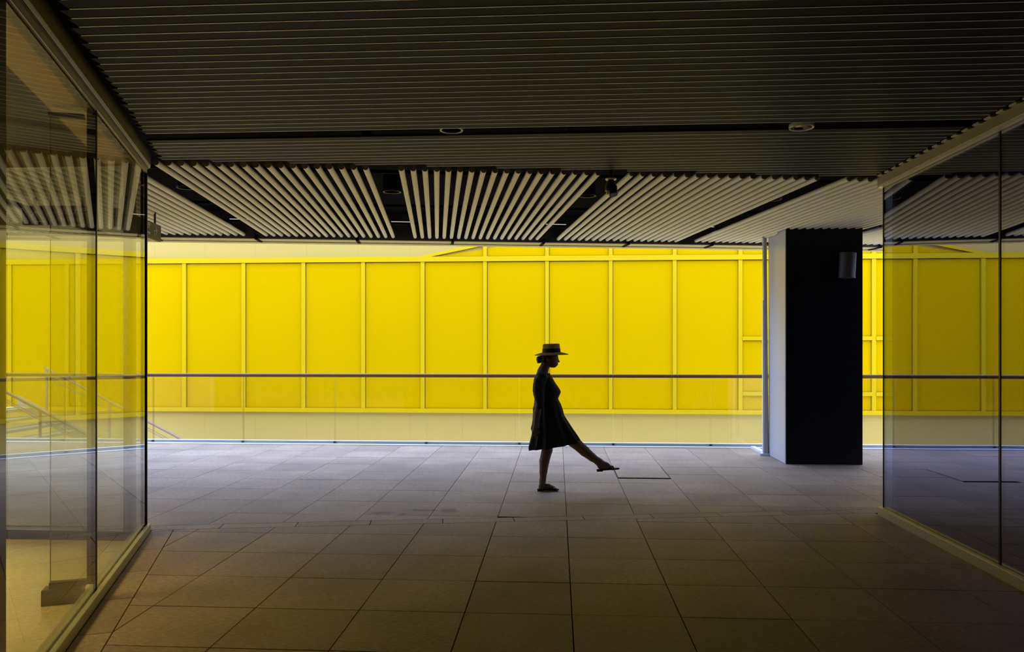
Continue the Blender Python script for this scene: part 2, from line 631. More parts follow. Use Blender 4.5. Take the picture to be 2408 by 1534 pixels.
well = MB().box(-24, 24, EDGE - 3, WY + 0.3, -4.7, -4.6).build('floor', 'pale_concrete')
tag(well, 'bottom of the light well far below the railing', 'floor', kind='structure')
slab = MB().box(-11, 9, EDGE, EDGE + 0.12, -0.6, -0.005).build('trim_2', 'concrete')
tag(slab, 'concrete edge of the passage floor under the railing', 'slab edge', kind='structure')

# ================================================================== RAILING
RY = 11.66
railing = empty('railing', (0, RY, 0))
tag(railing, 'frameless glass railing with a round brown handrail at the floor edge', 'railing')
joints = [-6.474 - 1.48 * k for k in range(3, 0, -1)] + [-6.474, -4.994, -3.508, -2.05, -0.587, 0.868, 2.353, 3.84, 5.32, 6.8, 8.28]
for a, c in zip(joints[:-1], joints[1:]):
    mb = MB()
    mb.box(a + 0.007, c - 0.007, -0.006, 0.006, 0.05, 1.065)
    mb.m = [0, 0, 0, 1, 0, 1]
    o = mb.build('glass_pane', ['glass_rail', 'glass_edge'], railing)
    MB().box(a - 0.018, a + 0.018, -0.038, 0.02, 0.020, 0.036).build('clip', 'dark', railing)
MB().tube((joints[0], 0, 1.085), (joints[-1], 0, 1.085), 0.030, n=20).build('handrail', 'handrail', railing, smooth=True)
MB().box(joints[0], joints[-1], -0.14, -0.018, -0.004, 0.010).build('base_sill', 'white_sill', railing)
MB().box(joints[0], joints[-1], -0.018, 0.018, -0.004, 0.045).build('base_channel', 'steel', railing)
MB().box(joints[0], joints[-1], -0.024, 0.040, 0.045, 0.052).build('base_lip', 'white_sill', railing)

# white kerb that turns from the railing to the pole
kerb = MB().hexa([(2.93, 10.84), (3.0, 10.84), (2.99, 11.515), (2.92, 11.515)], 0.0, 0.035).build('kerb', 'white_metal')
tag(kerb, 'short white metal kerb between railing and grey column', 'kerb')

# ================================================================== STAIR BEYOND THE RAILING
stair = empty('staircase', (-9.5, 12.4, -0.20))
tag(stair, 'staircase with twin handrails going down in the light well, behind the railing at left', 'staircase')
SL = 0.50
for k in range(16):                      # going up to the left
    x1 = 3.6 - k * 0.30
    MB().box(x1 - 0.33, x1, 0.08, 1.92, -1.77 + k * 0.15, -1.72 + k * 0.15).build('step', 'step_stone', stair)
for y in (0.0, 2.0):
    mb = MB()
    x0, x1, z0, z1 = 3.7, -1.3, -2.0, -2.0 + 5.0 * SL
    mb.add([(x0, y - .03, z0), (x1, y - .03, z1), (x1, y - .03, z1 + .26), (x0, y - .03, z0 + .26),
            (x0, y + .03, z0), (x1, y + .03, z1), (x1, y + .03, z1 + .26), (x0, y + .03, z0 + .26)],
           [(0, 1, 2, 3), (7, 6, 5, 4), (0, 4, 5, 1), (1, 5, 6, 2), (2, 6, 7, 3), (3, 7, 4, 0)])
    mb.build('stringer', 'step_stone', stair)
    hx0, hx1 = 3.5, (-0.75 if y > 1 else -1.2)
    hz = lambda x: 0.945 - x * SL
    MB().tube((hx0, y, hz(hx0)), (hx1, y, hz(hx1)), 0.026, n=12).build('handrail', 'rail_taupe', stair, smooth=True)
    for dz in (0.13, 0.175):
        MB().tube((hx0, y, hz(hx0) - dz), (hx1, y, hz(hx1) - dz), 0.007, n=8).build('rail_wire', 'rail_taupe', stair)
    for x in (3.4, 2.0, 0.6, -0.70):
        MB().box(x - .02, x + .02, y - .012, y + .012, hz(x) - 1.0, hz(x)).build('baluster', 'rail_taupe', stair)
MB().box(-1.45, -1.15, 0.0, 2.0, 0.45, 0.53).build('landing', 'concrete', stair)
MB().box(-1.4, -1.2, 0.9, 1.1, -4.40, 0.46).build('support', 'concrete', stair)
MB().box(3.2, 3.4, 0.9, 1.1, -4.40, -1.75).build('support', 'concrete', stair)

# ================================================================== CEILINGS
SLZ = 3.105
NEARFOOT = [st(-9.0, 6.57), st(7.0, 6.57)]
ceil = MB().hexa([(-9.2, -3.0), (7.4, -3.0), st(8.2, 6.57), st(-8.2, 6.57)], 3.42, 3.75).build('ceiling', 'plenum')
tag(ceil, 'dark ceiling of thin charcoal metal slats with bright edges', 'ceiling', kind='structure')


def slat(y):
    # left end follows the left glazing, right end the right glazing, far end the tube ceiling
    xl = -3.389 - (y - 6.064) * 0.3734 + 0.10 + random.uniform(-.01, .02)
    xd = (y * TV[1] + 0.05 - BAND0) / (-TV[0])
    xl = max(xl, xd)
    xr = 2.90
    if xr - xl < 0.1:
        return
    mb = MB()
    mb.box(xl, xr, y - 0.080, y, SLZ + 0.001, SLZ + 0.018)
    mb.mi = 1
    mb.box(xl, xr, y, y + 0.008, SLZ - 0.001, SLZ + 0.018)
    mb.build('slat', ['slat', 'lip'], ceil)


SP = 0.0945
y = 5.307
while y > 3.15:
    if abs(y - 4.0) > 0.02 or True:
        slat(y + random.uniform(-.004, .004))
    y -= SP
y = 2.93
while y > 1.0:
    slat(y)
    y -= SP
y = 5.573
while y < 7.2:
    slat(y + random.uniform(-.004, .004))
    y += SP
# blank board over the rest, out of view
MB().box(-1.6, 2.9, -2.9, 1.0, SLZ, SLZ + 0.02).build('ceiling_board', 'slat', ceil)
# slat carriers
for x in (-1.45, 0.1, 1.6, 2.6):
    MB().box(x - .02, x + .02, 1.05, 6.6, SLZ + 0.05, SLZ + 0.09).build('carrier', 'plenum', ceil)

tubes = MB().sbox(-8.4, 9.0, 6.57, 11.17, 3.42, 3.75).build('ceiling', 'plenum')
tag(tubes, 'far ceiling of cream metal tubes hung side by side in groups', 'ceiling', kind='structure')
S0, PT = -2.363, 0.1026
TZ = 3.1
rad = 0.026
L_T = 10.70 - 6.57
mb = MB()
n = 14
ring = [(rad * math.cos(2 * math.pi * i / n), rad * math.sin(2 * math.pi * i / n)) for i in range(n)]
mb.add([(a, 0.012, z) for a, z in ring] + [(a, L_T, z) for a, z in ring], [(i, (i + 1) % n, n + (i + 1) % n, n + i) for i in range(n)])
mb.mi = 1
mb.add([(a * 1.03, 0, z * 1.03) for a, z in ring] + [(a * 1.03, 0.014, z * 1.03) for a, z in ring],
       [(i, (i + 1) % n, n + (i + 1) % n, n + i) for i in range(n)] + [tuple(range(n))])
tube0 = None
for k in range(-2, 5):
    for i in range(18):
        s = S0 + k * 20 * PT + i * PT
        if tube0 is None:
            tube0 = mb.build('tube', ['tube', 'cap'], tubes, smooth=True)
            o = tube0
        else:
            o = copy(tube0, tubes)
        x, yy = st(s, 6.57)
        o.location = (x, yy, TZ)
        o.rotation_euler = (0, R(random.uniform(-.05, .05)), TH)
for t in (6.95, 8.63, 9.86):
    MB().sbox(-6.3, 7.6, t - .012, t + .012, 3.135, 3.165).build('carrier', 'plenum', tubes)

# soffit edge beam: dark inner face and pale underside, in panels
trim = MB().sbox(-8.4, 9.0, 10.75, 11.14, 3.12, 3.43).build('trim_1', 'beam')
tag(trim, 'edge beam at the end of the tube ceiling with dark inner face', 'beam', kind='structure')
bj = [-8.3, -7.96, -6.6, -5.23, -3.87, -2.50, -1.12, 0.22, 1.529, 2.777, 4.037, 5.35, 6.66, 7.97]
for a, c in zip(bj[:-1], bj[1:]):
    mb = MB()
    mb.sbox(a + .012, c - .012, 10.70, 10.75, 3.045, 3.42)
    mb.build('fascia_panel', 'beam', trim)
    MB().sbox(a + .012, c - .012, 10.75, 10.98, 3.045, 3.06).build('soffit_panel', 'soffit', trim)
    MB().sbox(a + .004, c - .004, 11.00, 11.16, 3.035, 3.06).build('soffit_panel', 'soffit', trim)
for a in bj[1:]:
    MB().sbox(a - .02, a + .02, 10.68, 10.99, 3.03, 3.10).build('joint_cover', 'plenum', trim)

# ================================================================== COLUMN AND POLE
colm = empty('column', (3.47, 10.4, 0))
tag(colm, 'broad square column with black stone front and glossy grey side', 'column')
MB().box(-0.485, 0.50, -0.392, 0.40, 0, 3.40).build('shaft', 'col_grey', colm, bevel=0.012)
MB().box(-0.475, 0.50, -0.400, -0.392, 0.003, 3.36).build('front_slab', 'col_black', colm)
sc_ = empty('wall_sconce', (3.73, 9.985, 2.59))
tag(sc_, 'grey cylinder wall lamp high on the black column face', 'wall lamp')
mb = MB(); mb.lathe([(0.001, -0.16), (0.098, -0.16), (0.103, -0.155), (0.103, 0.155), (0.098, 0.16), (0.001, 0.16)], (0, -0.105, 0), 28)
ob = mb.build('lamp_body', 'sconce', sc_, smooth=True); ob.rotation_euler = (0, R(3), 0)
mb = MB(); mb.lathe([(0.098, -0.168), (0.106, -0.166), (0.106, -0.150), (0.098, -0.150)], (0, -0.105, 0), 28)
ob = mb.build('rim', 'sconce', sc_, smooth=True); ob.rotation_euler = (0, R(3), 0)
MB().box(-0.05, 0.05, -0.04, 0.0, -0.10, 0.10).build('back_plate', 'sconce', sc_)

pole = empty('drain_pipe', (2.955, 10.78, 0))
tag(pole, 'thin pale pipe standing between railing and column', 'pipe')
MB().tube((0.0, 0, 0.035), (-0.028, 0, 3.2), 0.030, n=14).build('pipe', 'steel', pole, smooth=True)
MB().box(-0.055, -0.030, -0.02, 0.02, 0.03, 2.2).build('cable_cover', 'white_metal', pole)
MB().hexa([(-0.10, -0.05), (0.05, -0.05), (0.05, 0.05), (-0.06, 0.05)], 0, 0.034).build('foot', 'white_metal', pole)

# ================================================================== LEFT GLAZING
win1 = empty('window_1', lw(0, 0))
win1.rotation_euler = (0, 0, 0)
tag(win1, 'tall shopfront glazing along the left side reflecting the yellow wall', 'window', kind='structure')


def loc(o, parent):
    o.parent = parent
    o.matrix_parent_inverse = Matrix.Translation(-parent.location)
    return o


def lpart(mb, name, mats, **k):
    return loc(mb.build(name, mats, None, **k), win1)


JA = 1.75
GA = [0.02, JA, 3.30, 5.30]
for a0, a1 in zip(GA[:-1], GA[1:]):
    mb = MB()
    mb.lbox(a0 + .006, a1 - .006, 0.035, 0.047, 0.045, 3.02)
    lpart(mb, 'glass_pane', ['glass_left'])
lpart(MB().lbox(0, 5.35, 0.0, 0.028, 0.0, 0.068), 'kerb_face', 'alu', bevel=0.004)
lpart(MB().lbox(0.02, 5.35, 0.028, 0.055, 0.0, 0.040), 'kerb_groove', 'dark')
lpart(MB().lbox(0.02, 5.35, 0.055, 0.105, 0.0, 0.055), 'kerb_inner', 'alu', bevel=0.004)
lpart(MB().lbox(0, 5.35, 0.0, 0.05, 3.050, 3.16), 'head_face', 'alu_dark', bevel=0.004)
lpart(MB().lbox(0, 5.35, 0.006, 0.013, 3.036, 3.050), 'head_ridge', 'white_sill')
lpart(MB().lbox(0, 5.35, 0.014, 0.026, 3.030, 3.050), 'head_groove', 'black')
lpart(MB().lbox(0, 5.35, 0.027, 0.034, 2.990, 3.050), 'head_bead', 'alu')
lpart(MB().lbox(0, 5.35, 0.049, 0.10, 2.985, 3.02), 'head_inner', 'alu')
lpart(MB().lbox(0.0, 0.022, 0.026, 0.05, 0.045, 3.02), 'corner_post', 'black')
lpart(MB().lbox(0.03, 0.045, 0.052, 0.072, 0.045, 3.02), 'corner_seal', 'black')
lpart(MB().lbox(JA - .010, JA + .010, 0.032, 0.050, 0.045, 3.02), 'joint_seal', 'dark')
lpart(MB().lbox(3.31, 3.43, 0.036, 0.08, 0.045, 3.02), 'mullion', 'mullion')
# glass fin behind the joint with shoe and head bracket
fin = MB(); fin.lbox(JA - .008, JA + .008, 0.09, 0.28, 0.13, 2.93)
lpart(fin, 'glass_fin', 'glass_front')
lpart(MB().lbox(JA - .010, JA + .010, 0.05, 0.085, 0.10, 2.985), 'fin_seal', 'dark')
lpart(MB().lbox(JA - .004, JA + .004, 0.280, 0.284, 0.13, 2.93), 'fin_edge', 'glass_edge')
lpart(MB().lbox(JA - .05, JA + .05, 0.106, 0.32, 0.0, 0.095), 'fin_shoe', 'black', bevel=0.004)
lpart(MB().lbox(JA - .022, JA + .022, 0.09, 0.285, 0.095, 0.13), 'fin_clamp', 'black')
lpart(MB().lbox(JA - .02, JA + .02, 0.10, 0.29, 2.93, 2.955), 'head_bracket', 'dark')

# opaque continuation of this side, next to and behind the camera
wl = MB().lbox(5.35, 9.7, 0.0, 0.16, 0.0, 3.45).build('wall_left', 'wall_dark')
tag(wl, 'dark side wall beside the camera', 'wall', kind='structure')

# ------------------------------------------------------------------ room behind the left glazing
FY = 5.75
room = [(-3.36, FY + .09), (-8.2, FY + .09), (-8.2, -2.6), (-0.6, -2.6)]
rl = [lw(0.24, 0.106)[:2], lw(9.0, 0.106)[:2], (-8.2, -2.6), (-8.2, FY)]
rf = MB().hexa(rl, -0.02, 0.0).build('floor', 'room_stone')
tag(rf, 'polished yellowish stone floor inside the glazed shop at left', 'floor', kind='structure')
rc = MB().lbox(0.0, 9.0, 0.10, 0.31, 3.0, 3.06).build('ceiling', 'tan')
tag(rc, 'tan ceiling strip along the inside of the left glazing', 'ceiling', kind='structure')
rc2 = MB().hexa([lw(-0.3, 0.31)[:2], lw(9.0, 0.31)[:2], (-8.2, -2.6), (-8.2, FY + .2)], 3.12, 3.2).build('ceiling', 'grey_ceiling')
tag(rc2, 'dim grey ceiling deeper inside the glazed shop at left', 'ceiling', kind='structure')
wb = MB().box(-8.3, -8.2, -2.6, FY + .1, 0, 3.4).build('wall_left', 'tan')
tag(wb, 'far tan wall inside the glazed shop at left', 'wall', kind='structure')
wbb = MB().box(-8.3, 7.2, -3.0, -2.6, 0, 3.45).build('wall_back', 'wall_dark')
tag(wbb, 'dark back wall behind the viewer', 'wall', kind='structure')

win2 = empty('window_2', (-3.4, FY, 0))
tag(win2, 'front glazing of the left shop, seen through its side glass', 'window', kind='structure')


def wpart(mb, name, mats):
    return loc(mb.build(name, mats), win2)


for a, c in ((-4.93, -3.42), (-6.5, -4.95), (-8.2, -6.52)):
    wpart(MB().box(a, c, FY + .03, FY + .042, 0.06, 3.02), 'glass_pane', 'glass_front')
wpart(MB().box(-8.2, -3.42, FY, FY + .09, 0.0, 0.075), 'kerb', 'dark')
wpart(MB().box(-8.2, -3.42, FY, FY + .09, 2.98, 3.12), 'head_rail', 'alu')
wpart(MB().hexa([(-3.44, FY), lw(0.36, 0.108)[:2], lw(0.02, 0.108)[:2], lw(0.02, 0.20)[:2]], 0.0, 3.12), 'corner_panel', 'dark')

# added unseen fill light for that room: a panel shining down and, weaker, up
lamp = empty('fill_panel', (-4.7, 3.7, 2.80))
tag(lamp, 'added fill light panel, out of view inside the left shop', 'fill light')
MB().box(-0.65, 0.65, -0.35, 0.35, -0.02, 0.02).build('fill_frame', 'white_metal', lamp)
for x in (-0.5, 0.5):
    MB().tube((x, 0, 0.02), (x, 0, 0.33), 0.004, n=6).build('suspension_wire', 'dark', lamp)
for nm, e, z, rx in (('fill_light', 75, -0.03, 0), ('fill_uplight', 20, 0.03, math.pi)):
    ld = bpy.data.lights.new(nm, 'AREA')
    ld.shape = 'RECTANGLE'; ld.size = 1.2; ld.size_y = 0.6
    ld.color = (1.0, 0.80, 0.36) if rx == 0 else (1.0, 0.84, 0.55)
    ld.energy = e
    ld.spread = R(110) if rx == 0 else R(170)
    lo = bpy.data.objects.new(nm, ld)
    link(lo, lamp)
    lo.location = (0, 0, z)
    lo.rotation_euler = (rx, 0, 0)

# ================================================================== RIGHT GLAZING
RX = 2.945
win3 = empty('window_3', (RX, 7.0, 0))
tag(win3, 'dark blue tinted glazing along the right side with mirror reflections', 'window', kind='structure')


def rpart(mb, name, mats, **k):
    return loc(mb.build(name, mats, None, **k), win3)


RY1 = 7.02
seg = [(RY1, 5.30), (5.29, 3.50), (3.49, 1.7), (1.69, -0.1)]
# joint seen at about one pane from the free end
seg = [(RY1, 5.235), (5.215, 3.40), (3.38, 1.6), (1.58, -0.2)]
for y1, y0 in seg:
    rpart(MB().box(RX + .03, RX + .042, y0, y1, 0.06, 3.02), 'glass_pane', 'glass_right')
    rpart(MB().box(RX + .026, RX + .046, y0 - .02, y0, 0.06, 3.02), 'joint_seal', 'black')
rpart(MB().box(RX + .026, RX + .046, RY1, RY1 + .012, 0.06, 3.02), 'edge_seal', 'black')
rpart(MB().box(RX - .015, RX + .028, -0.4, RY1 + .03, 0.0, 0.078), 'kerb_face', 'alu', bevel=0.004)
rpart(MB().box(RX + .044, RX + .10, -0.4, RY1 + .03, 0.0, 0.065), 'kerb_inner', 'alu')
rpart(MB().box(RX - .015, RX + .024, -0.4, RY1 + .03, 3.012, 3.092), 'head_face', 'alu', bevel=0.004)
rpart(MB().box(RX - .018, RX + .026, -0.4, RY1 + .03, 2.995, 3.010), 'head_ridge', 'alu_pale')
rpart(MB().box(RX + .046, RX + .10, -0.4, RY1 + .03, 2.99, 3.092), 'head_inner', 'alu')
# clips that fix the slat ends over the rail
for k in range(40):
    yk = RY1 - 0.05 - k * 0.0945 * 1.5
    if yk < 2.2: break
    rpart(MB().box(RX - .035, RX + .01, yk - 0.045, yk + 0.03, 3.092, 3.104), 'rail_clip', 'alu_pale')

wr = MB().box(RX - .01, RX + .15, -3.0, -0.4, 0, 3.45).build('wall_right', 'wall_dark')
tag(wr, 'dark side wall behind the viewer on the right', 'wall', kind='structure')
p1, p2 = (RX + .10, RY1 - .0), (7.2, RY1 + 0.66)
fr = MB().hexa([(RX + .12, RY1 + .03), (RX + .12, RY1 - .07), (7.2, RY1 + .62), (7.2, RY1 + .72)][::-1], 0, 3.45).build('wall_right', 'navy')
tag(fr, 'dark wall closing the right unit towards the railing', 'wall', kind='structure')
r2 = MB().box(7.1, 7.2, -2.6, RY1 + .7, 0, 3.45).build('wall_right', 'navy')
tag(r2, 'navy wall deep inside the dark glazed unit at right', 'wall', kind='structure')
r3 = MB().hexa([(RX + .1, -2.6), (7.1, -2.6), (7.1, RY1 + .6), (RX + .1, RY1 - .05)], 3.1, 3.2).build('ceiling', 'navy')
tag(r3, 'navy ceiling of the dark glazed unit at right', 'ceiling', kind='structure')
r4 = MB().hexa([(RX + .1, -2.6), (7.1, -2.6), (7.1, RY1 + .6), (RX + .1, RY1 - .05)], -0.02, 0.0).build('floor', 'navy')
tag(r4, 'dark floor inside the glazed unit at right', 'floor', kind='structure')
we = MB().box(8.9, 9.0, 6.8, EDGE, 0, 3.45).build('wall_right', 'concrete')
tag(we, 'end wall of the passage far to the right', 'wall', kind='structure')
we2 = MB().box(-11.1, -11, 5.6, EDGE, 0, 3.45).build('wall_left', 'concrete')
tag(we2, 'end wall of the passage far to the left', 'wall', kind='structure')
we3 = MB().box(-11, -8.2, 5.6, 5.7, 0, 3.45).build('wall_left', 'concrete')
tag(we3, 'plain wall beside the left shop front', 'wall', kind='structure')

blue = empty('fill_panel', (5.2, 3.4, 3.1))  # unseen blue fill light, added to tint the right unit
tag(blue, 'added dim blue fill light inside the dark unit at right', 'fill light')
MB().box(-0.5, 0.5, -0.3, 0.3, -0.02, 0.0).build('fill_frame', 'black', blue)
bd = bpy.data.lights.new('fill_light', 'AREA')
bd.shape = 'RECTANGLE'; bd.size = 0.9; bd.size_y = 0.5
bd.color = (0.10, 0.18, 1.0)
bd.energy = 55
bd.spread = R(100)
blo = bpy.data.objects.new('fill_light', bd)
link(blo, blue)
blo.location = (0, 0, -0.03)

# ================================================================== LAMPS AND BARS IN THE CEILINGS
def downlight(x, y, z, r, label, mats, name='downlight'):
    d = empty(name, (x, y, z))
    tag(d, label, 'downlight', 'unlit round ceiling downlights')
    mb = MB(); mb.lathe([(r * .86, 0.02), (r * .86, -0.006), (r, -0.008), (r * 1.03, 0.0), (r * 1.03, 0.02)], (0, 0, 0), 32)
    mb.build('trim_ring', mats[0], d, smooth=True)
    mb = MB(); mb.lathe([(r * .86, 0.0), (r * .8, 0.03), (r * .62, 0.07), (r * .40, 0.095), (0.002, 0.10)], (0, 0, 0), 32)
    mb.build('reflector', mats[1], d, smooth=True)
    mb = MB(); mb.lathe([(0.002, 0.045), (r * .22, 0.05), (r * .26, 0.07), (r * .24, 0.098)], (0, 0, 0), 16)
    mb.build('bulb', mats[2], d, smooth=True)
    mb = MB(); mb.lathe([(r * 1.0, 0.018), (r * 1.0, 0.17), (0.002, 0.17)], (0, 0, 0), 24)
    mb.build('housing', 'black', d, smooth=True)
    return d


downlight(1.733, 5.43, 3.105, 0.084, 'bright round downlight in the dark ceiling slot near the right glazing', ('alu_pale', 'reflector', 'white_metal'))
downlight(-0.766, 5.40, 3.122, 0.084, 'dim recessed downlight in the dark ceiling slot left of centre', ('alu', 'black', 'black'))
downlight(-1.78, 3.07, 3.11, 0.094, 'round downlight at the very top left of the slatted ceiling', ('alu_pale', 'reflector', 'white_metal'))
where = {-1: 'far left', 0: 'left', 1: 'middle', 2: 'camera side', 3: 'right'}
for k, nm in ((0, 'in the leftmost open tube gap near the hanging sign'), (1, 'in the tube gap left of centre'), (2, 'in the tube gap behind the hanging camera'), (3, 'in the tube gap above the column')):
    s = S0 + k * 20 * PT - 1.5 * PT
    x, yy = st(s, 7.83)
    downlight(x, yy, 3.15, 0.093, 'black round downlight ' + nm, ('black', 'black', 'black'))
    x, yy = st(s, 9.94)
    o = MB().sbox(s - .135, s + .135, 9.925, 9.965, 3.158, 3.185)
    ob = o.build('white_bar', 'emissive_white')  # plain white bar with a weak emission
    tag(ob, 'small glowing white bar ' + nm, 'bar light', 'glowing white bars in the tube gaps')

# hanging camera at the edge of the slats
pc = empty('security_camera', (0.482, 6.76, 3.105), YAW)
tag(pc, 'black security camera hanging from the ceiling between the tubes', 'camera')
MB().tube((0, 0, 0.318), (0, 0, -0.05), 0.020, n=14).build('stem', 'black', pc, smooth=True)
mb = MB(); mb.lathe([(0.002, -0.05), (0.046, -0.050), (0.050, -0.056), (0.046, -0.064), (0.002, -0.066)], (0, 0, 0), 20)
mb.build('mount_plate', 'alu_pale', pc, smooth=True)
mb = MB(); mb.lathe([(0.002, -0.062), (0.026, -0.064), (0.038, -0.085), (0.052, -0.12), (0.056, -0.15), (0.052, -0.165), (0.002, -0.168)], (0, 0, 0), 20)
mb.build('housing', 'black', pc, smooth=True)
mb = MB(); mb.tube((0.012, -0.005, -0.13), (0.02, -0.03, -0.205), 0.044, 0.038, 18)
mb.build('lens_barrel', 'black', pc, smooth=True)
mb = MB(); mb.tube((-0.034, 0.0, -0.15), (-0.026, 0, -0.195), 0.006, 0.006, 8)
mb.build('bracket', 'alu', pc)

# ================================================================== SIGNS
def arrow(mb, pts, w):
    for p, q in zip(pts[:-1], pts[1:]):
        d = Vector((q[0] - p[0], q[1] - p[1])).normalized() * (w / 2)
        nn = Vector((-d.y, d.x))
        a = [(p[0] - d.x + nn.x, p[1] - d.y + nn.y), (q[0] + d.x + nn.x, q[1] + d.y + nn.y), (q[0] + d.x - nn.x, q[1] + d.y - nn.y), (p[0] - d.x - nn.x, p[1] - d.y - nn.y)]
        mb.hexa(a[::-1], 0, 0.002)
    return mb


def sign(loc_, rz, length, label, arrow_pts, text_at, arrow_at):
    """Box sign; local +x runs along the face, the face looks to local -y."""
    s = empty('hanging_sign', loc_, rz)
    tag(s, label, 'sign', 'hanging direction signs')
    MB().box(-length, 0, 0, 0.06, -0.19, 0).build('sign_box', 'sign', s, bevel=0.003)
    MB().box(-length, -0.03, 0.012, 0.048, -0.197, -0.19).build('bottom_rail', 'alu', s)
    for x in (-0.11, -length + 0.11):
        MB().box(x - .014, x + .014, 0.022, 0.038, 0, 0.20).build('hanger', 'dark', s)
    a = arrow(MB(), arrow_pts, 0.006).build('arrow', 'sign_text', s)
    a.location = (arrow_at[0], -0.001, arrow_at[1]); a.rotation_euler = (R(90), 0, 0)
    t1 = text_mesh('橙色大厅', 0.075, 'lettering', 'sign_text', s, 'RIGHT' if text_at[2] else 'LEFT')
    t1.location = (text_at[0], -0.001, text_at[1]); t1.rotation_euler = (R(90), 0, 0)
    t2 = text_mesh('The Orange', 0.050, 'lettering', 'sign_text', s, 'RIGHT' if text_at[2] else 'LEFT')
    t2.location = (text_at[0], -0.001, text_at[1] - 0.066); t2.rotation_euler = (R(90), 0, 0)
    return s


# face looks to the right of the picture; far end next to the glazing's corner
sign((-4.655, 8.55, 2.965), TH + R(90), 1.15, 'dark hanging sign with white right-turn arrow beside the glazing corner',
     [(0, -0.055), (0, 0), (0.075, 0)], (-0.335, -0.080, True), (-0.215, -0.085))
ar = None
for o in bpy.data.objects:
    if o.name.startswith('hanging_sign'):
        for c in o.children:
            if c.name.startswith('arrow'):
                ar = c; sg = o
mb = arrow(MB(), [(0.035, 0.05), (0.08, 0.0), (0.035, -0.05)], 0.006)
h = mb.build('arrow', 'sign_text', sg); h.location = ar.location; h.rotation_euler = ar.rotation_euler
s2 = sign((-4.74, 7.38, 2.985), YAW, 0.72, 'dark hanging sign with white straight-on arrow seen through the left glass',
          [(0.09, -0.075), (0, -0.075), (0, 0.02)], (-0.36, -0.085, False), (-0.58, -0.085))
mb = arrow(MB(), [(-0.055, -0.03), (0, 0.025), (0.055, -0.03)], 0.006)
h = mb.build('arrow', 'sign_text', s2); h.location = (-0.58, -0.001, -0.085); h.rotation_euler = (R(90), 0, 0)

# ================================================================== PERSON
K = 0.004517
PX, PZ = 1287, 1157


def q(u, v, y=0.0):
    return np.array([(u - PX) * K, y, (PZ - v) * K])


def surface_nets(F, org, h):
    S = F < 0
    nx, ny, nz = F.shape
    c = np.zeros((nx - 1, ny - 1, nz - 1), np.int8)
    for i in (0, 1):
        for j in (0, 1):
            for k in (0, 1):
                c += S[i:nx - 1 + i, j:ny - 1 + j, k:nz - 1 + k]
    act = (c > 0) & (c < 8)
    idx = -np.ones(act.shape, np.int64)
    I = np.argwhere(act)
    idx[act] = np.arange(len(I))
    acc = np.zeros((len(I), 3)); cnt = np.zeros(len(I))
    cor = [(i, j, k) for i in (0, 1) for j in (0, 1) for k in (0, 1)]
    for a in cor:
        for ax in range(3):
            if a[ax]:
                continue
            b_ = list(a); b_[ax] = 1
            fa = F[I[:, 0] + a[0], I[:, 1] + a[1], I[:, 2] + a[2]]
            fb = F[I[:, 0] + b_[0], I[:, 1] + b_[1], I[:, 2] + b_[2]]
            cr_ = (fa < 0) != (fb < 0)
            t = np.where(cr_, fa / np.where(cr_, fa - fb, 1), 0)
            p = np.tile(np.array(a, float), (len(I), 1)); p[:, ax] = t
            acc[cr_] += p[cr_]; cnt[cr_] += 1
    V = (I + acc / cnt[:, None]) * h + org
    faces = []
    for ax in range(3):
        b1, b2 = (ax + 1) % 3, (ax + 2) % 3
        sl0 = [slice(None)] * 3; sl1 = [slice(None)] * 3
        sl0[ax] = slice(0, -1); sl1[ax] = slice(1, None)
        A, B = S[tuple(sl0)], S[tuple(sl1)]
        E_ = np.argwhere(A != B)
        ok = (E_[:, b1] > 0) & (E_[:, b2] > 0) & (E_[:, b1] < F.shape[b1] - 1) & (E_[:, b2] < F.shape[b2] - 1)
        E_ = E_[ok]
        flip = A[E_[:, 0], E_[:, 1], E_[:, 2]]
        def cell(d1, d2):
            e = E_.copy(); e[:, b1] -= d1; e[:, b2] -= d2
            return idx[e[:, 0], e[:, 1], e[:, 2]]
        Q = np.stack([cell(1, 1), cell(0, 1), cell(0, 0), cell(1, 0)], 1)
        Q[~flip] = Q[~flip][:, ::-1]
        faces.append(Q)
    return V, np.concatenate(faces)


